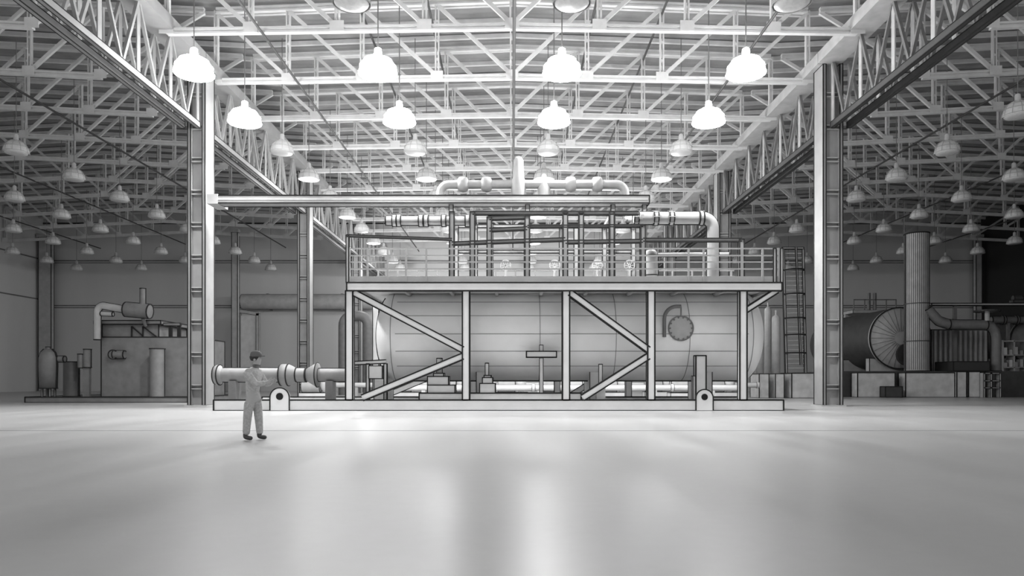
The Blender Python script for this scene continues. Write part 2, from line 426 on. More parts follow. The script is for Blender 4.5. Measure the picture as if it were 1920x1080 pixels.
# flanged pipe helper (along X)
def hpipe(name, label, x0, x1, z, y, r, flanges, m='col', cat='pipe', ink=.05, fr=1.3, group=None):
    t = thing(name, ((x0 + x1) / 2, y, z), label, cat, group)
    MB().path([(x0, y, z), (x1, y, z)], r, 24, ink).build('pipe_body', M[m], t)
    for x in flanges:
        b = MB(); b.path([(x - .09, y, z), (x + .09, y, z)], r * fr, 24, ink * .8)
        for k in range(8): a = k * math.pi / 4; b.path([(x - .12, y + r * 1.15 * math.cos(a), z + r * 1.15 * math.sin(a)), (x + .12, y + r * 1.15 * math.cos(a), z + r * 1.15 * math.sin(a))], .025, 6)
        b.build('flange', M[m], t)
    return t
yy = YF + .95
hpipe('flanged_pipe', 'flanged process pipe on top of the rack at the left end', fx(716), fx(890), fz(404), yy, 8.5 * YF / F, [fx(p) for p in (733, 741, 784, 794, 828, 874)], ink=.05)
t = hpipe('exhaust_pipe', 'thick flanged pipe on the right of the rack bending down through the deck', fx(1196), fx(1330), fz(399), yy, 12 * YF / F, [fx(p) for p in (1200, 1238, 1268)], ink=.055, fr=1.15)
cx_, cz_ = fx(1336), fz(399)
rr = 11.5 * YF / F
pts = [Vector((fx(1329), yy, fz(399)))] + elbow((fx(1329), fz(399) - .42), .42, 90, 0, yy)
pts = [p for p in pts] + [Vector((fx(1329) + .42, yy, DZ1))]
MB().path(pts, rr, 24, .055).build('elbow_riser', M['col'], t)
MB().path([(fx(1322), yy, fz(399)), (fx(1330), yy, fz(399))], rr * 1.18, 24, .05).build('flange', M['col'], t)
# capsule vessel with pipe
yy = YF + 1.9
t = thing('capsule_vessel', (fx(1238), yy, DZ1), 'small upright capsule vessel on the deck under the thick flanged pipe', 'vessel')
r = 13.5 * YF / F; z0, z1 = fz(513), fz(452)
MB().lathe([(0, z0), (r * .6, z0 + .03), (r * .93, z0 + .12), (r, z0 + .25), (r, z1 - .3), (r * .9, z1 - .12), (r * .6, z1 - .02), (0, z1)], (fx(1238), yy, 0)).build('shell', M['col'], t)
b = MB()
for s in (-1, 1): b.bar((fx(1238) + s * (r + .01), yy, z0 + .2), (fx(1238) + s * (r + .01), yy, z1 - .2), .05, .05)
b.ring((fx(1238), yy, z0 + .2), (0, 0, 1), r, .04); b.ring((fx(1238), yy, z1 - .25), (0, 0, 1), r, .03); b.build('ink_outline', INK, t)  # drawn outline added along the shell sides
for s in (-1, 1): MB().box(fx(1238) + s * .15 - .04, fx(1238) + s * .15 + .04, yy - .1, yy + .1, DZ1, z0 + .12).build('leg', M['grey'], t)
b = MB(); b.path([(fx(1250), yy, fz(462)), (fx(1394), yy, fz(461))], .085, 12, .04); b.build('side_pipe', M['col'], t)
# long overhead duct carried by rear posts
YG = 32.5
t = thing('overhead_duct', (X(810, YG), YG, Z(376, YG)), 'long straight duct spanning above the platform from the left column', 'duct')
MB().box(X(402, YG) , X(1215, YG), YG - .35, YG + .35, Z(384, YG), Z(370, YG), .05).build('duct_body', M['col'], t)
MB().box(X(402, YG), X(1212, YG), YG - .38, YG - .34, Z(379, YG), Z(375, YG)).build('side_rib', M['grey'], t)
MB().box(X(395, YG), X(415, YG), YG - .42, YG + .75, Z(386, YG), Z(368, YG)).build('column_bracket', M['grey'], t)
for px in (846, 989, 1149, 1208): MB().box(X(px, YG) - .09, X(px, YG) + .09, YG - .09, YG + .09, DZ1, Z(384, YG), .03).build('support_post', M['col'], t)
# manifold on top of the duct
t = thing('pipe_manifold', (X(1000, YG), YG, Z(370, YG)), 'curved pipe manifold with valve bulbs on top of the long duct', 'pipework')
zt = Z(346, YG); r = 8 * YG / F; xl, xr = X(826, YG), X(1172, YG); zb_ = Z(370, YG)
pts = [Vector((xl, YG, zb_))] + elbow((xl + .4, zt - .4), .4, 180, 90, YG) + elbow((xr - .4, zt - .4), .4, 90, 0, YG) + [Vector((xr, YG, zb_))]
MB().path(pts, r, 16).build('pipe_body', M['col'], t)
for px in (868, 912, 1070, 1120): MB().lathe([(0, zt - .36), (.2, zt - .3), (.3, zt - .1), (.3, zt + .1), (.2, zt + .3), (0, zt + .36)], (X(px, YG), YG, 0), n=14).build('valve_bulb', M['col'], t)
MB().lathe([(.34, zb_), (.34, zt + .1), (.26, zt + .3), (.22, zt + 1.1), (.1, zt + 1.25), (0, zt + 1.25)], (X(972, YG), YG, 0), n=16).build('vertical_filter', M['col'], t)
MB().lathe([(.28, zb_), (.28, zt + .1), (.2, zt + .35), (.08, zt + .7), (0, zt + .7)], (X(1020, YG), YG, -.25), n=16).build('valve_body', M['col'], t)
# valves and pumps on the deck (pale shapes between the posts)
def gatevalve(px, y, z, r, lab, sc=1.0):
    t = thing('gate_valve', (X(px, y), y, z), lab, 'valve', 'gate valves on the deck')
    x = X(px, y)
    MB().path([(x - .5 * sc, y, z + r * 1.4), (x + .5 * sc, y, z + r * 1.4)], r, 16).build('valve_body', M['grey'], t)
    b = MB()
    for s in (-.5, .5): b.path([(x + s * sc - .05, y, z + r * 1.4), (x + s * sc + .05, y, z + r * 1.4)], r * 1.35, 16)
    b.build('flange', M['grey'], t)
    MB().path([(x, y, z + r * 1.4), (x, y, z + r * 1.4 + .7 * sc)], .06, 8).build('stem', M['grey'], t)
    b = MB(); c = (x, y - .02, z + r * 1.4 + .75 * sc); b.ring(c, (0, 1, 0), .2 * sc, .04, 16)
    for k in range(4): a = k * math.pi / 4; b.bar((c[0] - .2 * sc * math.cos(a), c[1], c[2] - .2 * sc * math.sin(a)), (c[0] + .2 * sc * math.cos(a), c[1], c[2] + .2 * sc * math.sin(a)), .025, .025)
    b.build('handwheel', M['grey'], t)
for i, px in enumerate((948, 1040, 1120, 1180)): gatevalve(px, 31.0, DZ1, .2, 'grey gate valve with handwheel on the deck, %s from the left' % ORD[i], 1.1)

# ------------------------------------------------------------------ the long tank
YT = 31.2; k_ = YT / F
zc = Z(627, YT - 1.6); rt = 1.93
xl, xr = X(742, YT - .5), X(1392, YT - .5); dl = 37 * k_
t = thing('storage_tank', ((xl + xr) / 2, YT, .42), 'long horizontal cylindrical tank with domed ends inside the platform frame', 'tank')
prof = []
for k in range(9): a = math.pi / 2 * k / 8; prof.append((rt * math.sin(a), xl - dl * math.cos(a)))
for k in range(9): a = math.pi / 2 * k / 8; prof.append((rt * math.cos(a), xr + dl * math.sin(a)))
b = MB(); b.lathe(prof, (0, YT, zc), 'x', 64)
for x in (xl, xl + 3.1, xl + 6.1, xl + 9.2, xl + 12.2, xr): b.ring((x, YT, zc), (1, 0, 0), rt + .002, .02, 64, mi=2)
b.build('shell', [M['tank'], INK, M['mid']], t)
# drawn ink lines added on the tank: dome outline, long bottom line
b = MB()
for sx, xe, ph in ((-1, xl, 0), (1, xr, 0)):
    pr = [(xe + sx * dl * math.cos(math.radians(a)), zc + rt * math.sin(math.radians(a))) for a in range(-62, 63, 6)]
    for (x0, z0), (x1, z1) in zip(pr[:-1], pr[1:]): b.bar((x0 + sx * .02, YT - .12, z0), (x1 + sx * .02, YT - .12, z1), .1, .1)
b.bar((xl, YT - .35, zc - rt + .02), (xr, YT - .35, zc - rt + .02), .06, .06)
b.build('tank_outline', INK, t)
b = MB()
for dz in (1.35, .75, .0, -.7, -1.3):
    y = YT - math.sqrt(rt * rt - dz * dz) - .004; b.bar((xl + .2, y, zc + dz), (xr - .2, y, zc + dz), .02, .02)
b.build('plate_seam', M['mid'], t)
for px in (720, 905, 1110, 1312):
    x = X(px, YT); MB().box(x - .22, x + .22, YT - 1.15, YT + 1.15, .0, zc - rt + .45, .03).build('saddle', M['pale'], t)
# manway with davit arm
x, z = X(1275, YT - 1.8), Z(616, YT - 1.8)
b = MB(); b.path([(x, YT - 1.95, z), (x, YT - 1.5, z)], .52, 28)
b.ring((x, YT - 1.96, z), (0, 1, 0), .50, .05, 28, mi=1)
for k in range(14):
    a = k * math.pi / 7; b.path([(x + .44 * math.cos(a), YT - 2.0, z + .44 * math.sin(a)), (x + .44 * math.cos(a), YT - 1.93, z + .44 * math.sin(a))], .035, 6, mi=1)
b.build('manway_cover', [M['grey'], M['mid']], t)
pts = [Vector((X(1245, 29.3), YT - 1.98, Z(632, 29.3)))] + elbow((X(1245, 29.3) + .5, Z(598, 29.3)), .5, 180, 90, YT - 1.98) + [Vector((x, YT - 1.98, Z(598, 29.3) + .5)), ]
b = MB(); b.path(pts, .075, 10); b.path([(x, YT - 1.98, Z(598, 29.3) + .5), (x, YT - 1.98, z + .5)], .03, 8); b.build('davit_arm', M['mid'], t)

# ------------------------------------------------------------------ things under the tank, at the front of the skid
YP = 28.95
def px_(p): return X(p, YP)
def pz(p): return Z(p, YP)
SK = fz(750)
one(MB().box(px_(1240), px_(1392), YP - .3, YP + .3, .3, .42, .03), 'pillar_plinth', M['pale'], 'thin pale plinth under the broad pillar at the right end of the tank', 'plinth')
b = MB(); b.box(px_(788), px_(1088), YP - .35, YP + .35, .3, pz(737), .05)
one(b, 'equipment_plinth', M['pale'], 'low pale plinth along the front of the platform under the tank', 'plinth')
PZ = pz(737)
def pump(label, boxes, stem, name='pump_unit'):
    t = thing(name, (px_((boxes[0][0] + boxes[0][1]) / 2), YP, PZ), label, 'pump')
    for i, (a, c, top, bot) in enumerate(boxes): MB().box(px_(a), px_(c), YP - .3 + .03 * i, YP + .3 - .03 * i, pz(bot), pz(top), .04).build(('pump_base', 'pump_block', 'pump_head')[i], M['pale'], t)
    a, c, top, bot = stem; MB().path([((px_(a) + px_(c)) / 2, YP, pz(bot)), ((px_(a) + px_(c)) / 2, YP, pz(top))], (c - a) / 2 * YP / F, 12, .04).build('pump_stem', M['pale'], t)
pump('stepped pump block behind the lower left diagonal brace', [(803, 854, 722, 737), (803, 842, 706, 722), (814, 833, 700, 706)], (819, 829, 672, 700))
pump('small waisted pump block with an upright lever right of the second leg', [(900, 929, 719, 737), (905, 924, 708, 719), (908, 921, 704, 708)], (910, 916, 681, 704))
t = thing('hand_wheel_stand', (px_(1015), YP, PZ), 'upright stand with a wide bar handle in front of the tank', 'valve stand')
MB().path([(px_(1015), YP, PZ), (px_(1015), YP, pz(671))], .07, 12, .04).build('pole', M['pale'], t)
MB().box(px_(987), px_(1043), YP - .16, YP + .16, pz(670), pz(659), .045).build('bar_handle', M['pale'], t)
MB().path([(px_(1015), YP, pz(659)), (px_(1015), YP, pz(647))], .07, 12, .03).build('stem_tip', M['pale'], t)
t = thing('drain_valve', (px_(1126), YP, pz(745)), 'slim upright drain post by the foot of the right brace', 'valve')
MB().path([(px_(1126), YP, .4), (px_(1126), YP, pz(683))], .07, 10, .035).build('stem', M['pale'], t)
MB().box(px_(1118), px_(1134), YP - .2, YP + .2, .3, pz(728)).build('foot', M['pale'], t)
t = thing('support_pillar', (px_(1312), YP, .42), 'broad pale support pillar in front of the tank near its right end', 'pillar')
MB().box(px_(1303), px_(1322), YP - .15, YP + .15, .42, pz(667), .05).build('shaft', M['pale'], t)
MB().box(px_(1298), px_(1303), YP - .1, YP + .1, .42, pz(705), .03).build('side_gusset', M['pale'], t)
# small open frame at the left end
t = thing('pipe_stand', (px_(692), YP, .3), 'small rectangular pipe stand between the first leg and the tank', 'frame')
for a, c in (((664, 681), (724, 678)), ):
    MB().bar((px_(a[0]), YP, pz(a[1])), (px_(c[0]), YP, pz(c[1])), .12, .14, .04).build('top_bar', M['pale'], t)
for p in (690, 723): MB().box(px_(p) - .06, px_(p) + .06, YP - .06, YP + .06, .3, pz(682), .035).build('leg', M['pale'], t)
MB().box(px_(693), px_(718), YP - .15, YP + .15, pz(710), pz(686), .035).build('junction_box', M['pale'], t)
# big horizontal pipe with valve on the left of the frame
YV = 29.6
z = Z(703, YV); vx = lambda p: X(p, YV); kv = YV / F
t = thing('feed_pipe', (vx(520), YV, z), 'thick horizontal pipe with a flared end and tapered valve left of the tank', 'pipe')
MB().path([(vx(412), YV, z), (vx(532), YV, z)], 13 * kv, 24, .05).build('pipe_body', M['feed'], t)
MB().lathe([(0, vx(403)), (17 * kv, vx(404)), (19 * kv, vx(408)), (19 * kv, vx(412)), (13 * kv, vx(418)), (12 * kv, vx(422))], (0, YV, z), 'x', 28).build('end_flare', M['feed'], t)
MB().path([(vx(597), YV, z), (vx(653), YV, z)], 12 * kv, 24, .05).build('pipe_body', M['feed'], t)
MB().lathe([(0, vx(526)), (20 * kv, vx(527)), (20.5 * kv, vx(541)), (15 * kv, vx(552)), (12 * kv, vx(557)), (12 * kv, vx(558)), (0, vx(558))], (0, YV, z), 'x', 28).build('valve_bell', M['feed'], t)
MB().path([(vx(556), YV, z), (vx(574), YV, z)], 13 * kv, 24, .045).build('valve_neck', M['feed'], t)
MB().lathe([(0, vx(573)), (11 * kv, vx(574)), (21 * kv, vx(591)), (23 * kv, vx(595)), (22 * kv, vx(597)), (0, vx(598))], (0, YV, z), 'x', 28).build('valve_bell', M['feed'], t)
for p, rr_ in ((404, 17), (412, 19), (527, 20), (541, 20.5), (557, 12), (574, 11), (595, 23)): MB().ring((vx(p), YV, z), (1, 0, 0), rr_ * kv, .04, 28).build('joint_outline', INK, t)  # drawn outline rings added at the pipe and bell edges
for p in (440, 620): MB().box(vx(p) - .15, vx(p) + .15, YV - .3, YV + .3, .3, z - 11 * kv).build('pipe_support', M['mid'], t)

# ------------------------------------------------------------------ caged ladder, vessels and blocks on the right
YL = 50.0
lx = lambda p: X(p, YL)
lz = lambda p: Z(p, YL)
def block(name, x0, x1, y0, y1, z0, z1, m, label, cat='concrete block', ink=.06, group='blocks along the right'):
    return one(MB().box(x0, x1, y0, y1, z0, z1, ink), name, M[m], label, cat, group)
block('concrete_block', lx(1474), lx(1532), YL - 1, YL + 1.4, 0, lz(700), 'concrete', 'pale concrete block under the caged ladder')
block('concrete_block', lx(1416), lx(1434), YL - .8, YL + 1, 0, lz(701), 'concrete', 'narrow pale block, left of the two under the slim vessels', ink=.05)
block('concrete_block', lx(1446), lx(1462), YL - .8, YL + 1, 0, lz(701), 'concrete', 'narrow pale block, right of the two under the slim vessels', ink=.05)
t = thing('caged_ladder', (lx(1490), YL, lz(700)), 'tall caged access ladder rising beside the right end of the platform', 'ladder')
for p, q in ((1468, 1474), (1505, 1510)):
    MB().bar((lx(p), YL, lz(467)), (lx(q), YL, lz(700)), .14, .14, .05).build('side_rail', M['grey'], t)
MB().bar((lx(1485), YL - .7, lz(467)), (lx(1494), YL - .7, lz(685)), .1, .05, .045).build('cage_strap', M['grey'], t)
for py in (507, 552, 597, 628, 662):
    f = (py - 467) / 233; a, c = lx(1467 + 6 * f), lx(1505 + 5 * f); b = MB(); n = 12
    pts = [(a + (c - a) * (1 - math.cos(math.pi * k / n)) / 2, YL - .75 * math.sin(math.pi * k / n), lz(py)) for k in range(n + 1)]
    for u, v in zip(pts[:-1], pts[1:]): b.bar(u, v, .08, .09)
    b.build('cage_hoop', INK, t)
for k in range(26):
    py = 475 + k * 8.6; f = (py - 467) / 233; MB().bar((lx(1468 + 6 * f), YL, lz(py)), (lx(1505 + 5 * f), YL, lz(py)), .05, .05).build('rung', M['grey'], t)
MB().box(lx(1466), lx(1506), YL - .1, YL + .1, lz(467), lz(464), .05).build('top_bar', M['grey'], t)
def vessel(px, top, bot, r, y, lab, m='grey', group=None, z0=None):
    x = X(px, y); a = Z(bot, y) if z0 is None else z0; b_ = Z(top, y)
    t = thing('upright_vessel', (x, y, a), lab, 'vessel', group)
    MB().lathe([(0, a), (r, a), (r, b_ - r * 1.1), (r * .85, b_ - r * .5), (r * .35, b_ - r * .15), (r * .3, b_), (0, b_)], (x, y, 0), n=18).build('shell', M[m], t)
    b = MB(); b.path([(x, y, b_ - .1), (x, y, b_ + .3)], r * .25, 8); b.build('outlet', M[m], t)
vessel(1425, 610, 701, .25, YL, 'slim upright vessel nearest the right tank dome, on a narrow block')
vessel(1455, 590, 701, .28, YL, 'taller slim upright vessel beside the caged ladder')
vessel(1440, 575, 735, .24, YL + 2, 'slim upright vessel standing behind the two narrow blocks', z0=0)

# ------------------------------------------------------------------ left machine
YM = 38.9
mx = lambda p: X(p, YM)
mz = lambda p: Z(p, YM)
one(MB().box(mx(47), mx(352), YM, YM + 7, 0, .30, .06), 'machine_platform', M['mid'], 'low platform slab under the engine at the left', 'platform')
g = thing('engine_unit', (mx(258), YM + 2.8, .3), 'boxy engine unit with roof exhaust on the left platform', 'engine')
MB().box(mx(172), mx(345), YM + .9, YM + 5.5, .30, Z(632, YM + .9), .055).build('housing', M['mid'], g)
Y9 = YM + .9; ex = lambda p: X(p, Y9); ez = lambda p: Z(p, Y9)
MB().box(ex(190), ex(296), Y9 + .1, Y9 + 3.5, ez(632), ez(608), .05).build('roof_box', M['mid'], g)
MB().box(ex(178), ex(303), Y9 - .1, Y9 + 3.7, ez(608), ez(601), .05).build('roof_slab', M['mid'], g)
b = MB()
for a, c in (((246, 612), (246, 631)), ((246, 612), (267, 630)), ((267, 612), (267, 631)), ((267, 612), (292, 631))): b.bar((ex(a[0]), Y9 + .05, ez(a[1])), (ex(c[0]), Y9 + .05, ez(c[1])), .06, .06)
b.build('roof_bracing', INK, g)
for p in (314, 318, 330, 334): MB().box(ex(p) - .04, ex(p) + .04, Y9 + .2, Y9 + .3, ez(632), ez(606)).build('guard_post', INK, g)
MB().box(ex(302), ex(335), Y9 + .18, Y9 + .32, ez(610), ez(605), .03).build('guard_rail', M['mid'], g)
b = MB(); b.path([(ex(216), Y9 - .25, ez(665)), (ex(216), Y9 + .05, ez(665))], .25, 20); b.ring((ex(216), Y9 - .25, ez(665)), (0, 1, 0), .25, .05, 20, mi=1); b.path([(ex(216), Y9 - .12, ez(665)), (ex(236), Y9 - .12, ez(665))], .22, 16, .05); b.build('inlet_port', M['mid'], g)
ye = Y9 - .35
pts = [Vector((X(183, ye), ye, Z(637, ye)))] + elbow((X(183, ye) + .35, Z(573, ye) - .35), .35, 180, 100, ye) + [Vector((X(238, ye), ye, Z(581, ye)))]
b = MB(); b.path(pts, 6.5 * ye / F, 18, .05); b.build('exhaust_pipe', M['grey'], g)
MB().path([(X(190, ye), ye, Z(588, ye)), (X(212, ye), ye, Z(589, ye))], .12, 14, .045).build('branch_pipe', M['grey'], g)
MB().path([(X(236, ye), ye, Z(580, ye)), (X(281, ye), ye, Z(584, ye))], 13.5 * ye / F, 24, .055).build('muffler', M['mid'], g)
MB().path([(X(268, ye), ye, Z(572, ye)), (X(268, ye), ye, Z(541, ye))], 5.2 * ye / F, 14, .05).build('stack', M['mid'], g)
MB().path([(X(268, ye), ye, Z(597, ye)), (X(268, ye), ye + .3, Z(610, ye))], .1, 8).build('muffler_bracket', M['mid'], g)
t = thing('filter_drum', (mx(164), YM + 1.2, .3), 'stepped filter drum fixed on the left flank of the engine', 'filter')
MB().path([(X(164, YM + 1), YM + 1, Z(655, YM + 1)), (X(164, YM + 1), YM + 1, Z(689, YM + 1))], 7 * YM / F, 18, .05).build('drum', M['mid'], t)
MB().path([(X(152, YM + 1), YM + 1, Z(664, YM + 1)), (X(152, YM + 1), YM + 1, Z(690, YM + 1))], 6 * YM / F, 18, .05).build('side_drum', M['mid'], t)
MB().box(X(157, YM + 1), X(169, YM + 1), YM + .9, YM + 1.1, .3, Z(689, YM + 1)).build('support', M['mid'], t)
ya = YM + .5
r = 16 * ya / F; x = X(91, ya); z0, z1 = Z(728, ya), Z(655, ya)
t = thing('air_receiver', (x, ya, .3), 'upright domed air tank on legs at the left end of the platform', 'tank')
MB().lathe([(0, z0), (r * .93, z0), (r, z1 - .9), (r * .98, z1 - .45), (r * .8, z1 - .18), (r * .45, z1), (0, z1)], (x, ya, 0), n=28).build('shell', M['mid'], t)
b = MB()
for s in (-1, 1):
    pr = [(r * .94, z0), (r + .01, z1 - .9), (r * .99, z1 - .45), (r * .8, z1 - .18), (r * .45, z1)]
    for (r0, h0), (r1, h1) in zip(pr[:-1], pr[1:]): b.bar((x + s * r0, ya - .03, h0), (x + s * r1, ya - .03, h1), .1, .1)
b.ring((x, ya, z0), (0, 0, 1), r * .93, .05); b.build('ink_outline', INK, t)  # drawn outline added around the air tank silhouette
MB().path([(x, ya, z1 - .03), (x, ya, z1 + .13)], .13, 12, .04).build('top_cap', M['mid'], t)
for a in (45, 135, 225, 315): MB().path([(x + .3 * math.cos(math.radians(a)), ya + .3 * math.sin(math.radians(a)), .3), (x + .3 * math.cos(math.radians(a)), ya + .3 * math.sin(math.radians(a)), z0)], .05, 8, .03).build('leg', M['mid'], t)
yb_ = YM + 1.3
MB().path([(X(108, yb_), ya + .1, Z(674, yb_)), (X(136, yb_), ya + .1, Z(674, yb_))], 6 * YM / F, 14, .05).build('side_pipe', M['mid'], t)
t = thing('pipe_drum', (X(122, yb_), yb_ + .6, .3), 'plain upright drum behind the domed air tank', 'drum')
MB().path([(X(122, yb_), yb_ + .6, .3), (X(122, yb_), yb_ + .6, Z(678, yb_))], 14.5 * YM / F, 24, .05).build('shell', M['mid'], t)
t = thing('standing_cylinder', (X(295, YM + .3), YM + .4, .3), 'tall plain cylinder standing at the front of the engine unit', 'cylinder')
MB().path([(X(295, YM + .4), YM + .4, .3), (X(295, YM + .4), YM + .4, Z(654, YM + .4))], 13.5 * YM / F, 28, .055).build('shell', M['mid'], t)

# ------------------------------------------------------------------ right machinery
YQ = 55.0; qx = lambda p, y=YQ: X(p, y); qz = lambda p, y=YQ: Z(p, y)
t = thing('boiler_drum', (qx(1688), 60, 1.9), 'large dark boiler drum lying with its pale round end facing the camera', 'boiler', )
x, z, r = qx(1688), qz(634), 57.5 * YQ / F
MB().path([(x, YQ + .15, z), (x, YQ + 11, z)], r, 48).build('drum_shell', M['dark'], t)
b = MB(); b.lathe([(0, YQ - .12), (r * .5, YQ - .08), (r * .98, YQ), (r * 1.01, YQ + .2)], (x, 0, z), 'y', 48)
b.ring((x, YQ - .02, z), (0, 1, 0), r, .09, 48, mi=1)
for k in range(28): a = k * math.pi / 14; b.bar((x + .5 * math.cos(a), YQ - .14, z + .5 * math.sin(a)), (x + r * .96 * math.cos(a), YQ - .04, z + r * .96 * math.sin(a)), .035, .02, mi=2)
b.build('end_plate', [M['grey'], INK, M['mid']], t)
b = MB(); b.path([(x + .45, YQ - .3, z - 1.25), (x + .45, YQ - .05, z - 1.25)], .85, 24); b.build('burner_hood', M['dark'], t)
for yy_ in (YQ + .6, YQ + 5, YQ + 10): MB().box(x - 2.2, x + 1.9, yy_ - .3, yy_ + .3, 1.9, z - r * .65, .05).build('cradle', M['grey'], t)
t = thing('chimney', (qx(1719, 53.4), 53.4, 1.9), 'tall ribbed round chimney in front of the boiler end', 'chimney')
yc = 53.4; x = X(1719, yc); r = 21 * yc / F
b = MB(); b.path([(x, yc, 1.9), (x, yc, Z(439, yc))], r, 40, .09)
b.build('stack_shell', M['grey'], t)
b = MB()
for k in range(40): a = k * math.pi / 20; b.bar((x + r * math.cos(a), yc + r * math.sin(a), 2.0), (x + r * math.cos(a), yc + r * math.sin(a), Z(440, yc)), .03, .03)
b.build('rib', M['dark'], t)
b = MB(); b.ring((x, yc, Z(570, yc)), (0, 0, 1), r + .02, .06, 40); b.ring((x, yc, Z(640, yc)), (0, 0, 1), r + .02, .06, 40); b.build('band', M['dark'], t)
# blocks below
def blk(a, c, top, bot, y, d, m, lab, cat='concrete block', ink=.06): return block('concrete_block', X(a, y), X(c, y), y, y + d, max(0, Z(bot, y)), Z(top, y), m, lab, cat, ink)
one(MB().box(X(1576, 52), X(1920, 52) + 6, 52.2, 67, 0, 1.88), 'equipment_podium', M['dark'], 'long dark base under the boiler and chimney', 'base')
blk(1608, 1678, 699, 745, 51.2, .9, 'concrete', 'pale block below the round boiler end')
blk(1698, 1790, 699, 745, 51.2, .9, 'concrete', 'wide pale block below the chimney foot')
blk(1794, 1812, 697, 745, 51.0, 1, 'concrete', 'narrow pale block left of the small step ladder')
blk(1816, 1838, 697, 745, 51.0, 1, 'concrete', 'narrow pale block touching the small step ladder')
blk(1660, 1692, 725, 745, 50.4, .7, 'dark', 'low dark block in front of the boiler blocks')
t = thing('step_ladder', (X(1856, 50.8), 50.8, 0), 'small step frame under the down-turned pipe on the right', 'steps')
for p in (1842, 1855, 1872): MB().box(X(p, 50.8) - .06, X(p, 50.8) + .06, 50.6, 51.0, 0, Z(699, 50.8), .03).build('upright', M['grey'], t)
for q in (700, 714, 727): MB().box(X(1842, 50.8), X(1872, 50.8), 50.6, 51.0, Z(q + 1, 50.8), Z(q - 1, 50.8), .03).build('step', M['grey'], t)
# duct pipe and elbow right of the chimney
yd = 52.8; D = lambda a, c: Vector((X(a, yd), yd, Z(c, yd)))
t = thing('elbow_duct', (D(1868, 690).x, yd, 1.9), 'bent duct leaving the chimney and turning down at the right', 'duct')
pts = [D(1738, 578), D(1748, 590), D(1760, 602), D(1778, 608), D(1800, 609), D(1845, 609), D(1857, 612), D(1864, 620), D(1867, 634), Vector((D(1867, 0).x, yd, 1.9))]
MB().path(pts, 9 * yd / F, 20, .07).build('duct_body', M['mid'], t)
b = MB(); b.ring(D(1778, 608), (1, 0, .0), 9.5 * yd / F, .06); b.ring(D(1848, 609), (1, 0, 0), 9.5 * yd / F, .06); b.build('joint_band', INK, t)
t = thing('walkway_beam', (X(1850, 54.5), 54.5, 1.9), 'long thin elevated beam running right from the chimney', 'beam')
MB().box(X(1744, 54.5), X(1945, 54.5), 54.3, 54.7, Z(573, 54.5), Z(569, 54.5), .06).build('beam_body', M['grey'], t)
for p in (1790, 1925): MB().box(X(p, 54.5) - .12, X(p, 54.5) + .12, 54.4, 54.6, 1.88, Z(573, 54.5)).build('support_leg', M['mid'], t)
t = thing('corrugated_cabinet', (X(1800, 57), 57, 1.88), 'ribbed pale cabinet between the chimney and the down-turned duct', 'cabinet')
MB().box(X(1746, 56), X(1852, 56), 56, 59, 1.88, Z(618, 56), .05).build('cabinet_body', M['mid'], t)
for k in range(11): xk = X(1752 + k * 9.4, 56); MB().box(xk - .09, xk + .09, 55.85, 56, 1.9, Z(620, 56)).build('rib', M['grey'], t)
b = MB(); b.box(X(1786, 52), X(1854, 52), 51.9, 52.1 + 2, 1.9, Z(678, 52), .06); one(b, 'dark_trough', M['black'], 'flat dark trough beside the foot of the down-turned duct', 'trough')
t = thing('valve_wheel', (X(1852, 52.6), 52.6, Z(602, 52.6)), 'horizontal handwheel valve on top of the bent duct', 'valve')
xw = X(1852, 52.6)
MB().path([(xw, 52.7, Z(602, 52.6)), (xw, 52.7, Z(583, 52.6))], .18, 12, .04).build('stem', M['grey'], t)
b = MB(); b.ring((xw, 52.7, Z(583, 52.6)), (0, 0, 1), .8, .12, 24); b.bar((xw - .8, 52.7, Z(583, 52.6)), (xw + .8, 52.7, Z(583, 52.6)), .08, .08); b.bar((xw, 51.9, Z(583, 52.6)), (xw, 53.5, Z(583, 52.6)), .08, .08); b.build('handwheel', M['black'], t)
t = thing('boiler_drum', (X(1930, 60), 62, 1.88), 'second dark boiler drum cut off by the right edge', 'boiler')
x, z, r = X(1938, 58), Z(640, 58), 1.9
MB().path([(x, 58, z), (x, 66, z)], r, 40).build('drum_shell', M['dark'], t)
b = MB(); b.lathe([(0, 57.9), (r, 58), (r * 1.02, 58.2)], (x, 0, z), 'y', 40); b.ring((x, 58, z), (0, 1, 0), r, .1, 40, mi=1); b.build('end_plate', M['mid'], t)
MB().box(x - 1.4, x + 1.4, 59, 65, 1.88, z - r * .7).build('cradle', M['grey'], t)
for zz, lab in ((Z(600, 57), 'straight dark pipe running right from the handwheel valve'),):
    t = hpipe('flanged_pipe', lab, X(1858, 57), X(1945, 57), zz, 57, .28, [X(1880, 57), X(1905, 57)], 'mid', ink=.07)
    MB().box(X(1890, 57) - .1, X(1890, 57) + .1, 56.9, 57.1, 1.88, zz - .2).build('support_leg', M['mid'], t)
t = thing('small_motor', (X(1906, 54.5), 54.5, Z(569, 54.5)), 'small dark motor sitting on the elevated beam', 'motor')
MB().box(X(1896, 54.5), X(1918, 54.5), 54.25, 54.75, Z(568, 54.5), Z(563, 54.5), .05).build('mount', M['dark'], t)
MB().path([(X(1899, 54.5), 54.5, Z(559, 54.5)), (X(1915, 54.5), 54.5, Z(559, 54.5))], .22, 16, .05).build('casing', M['dark'], t)
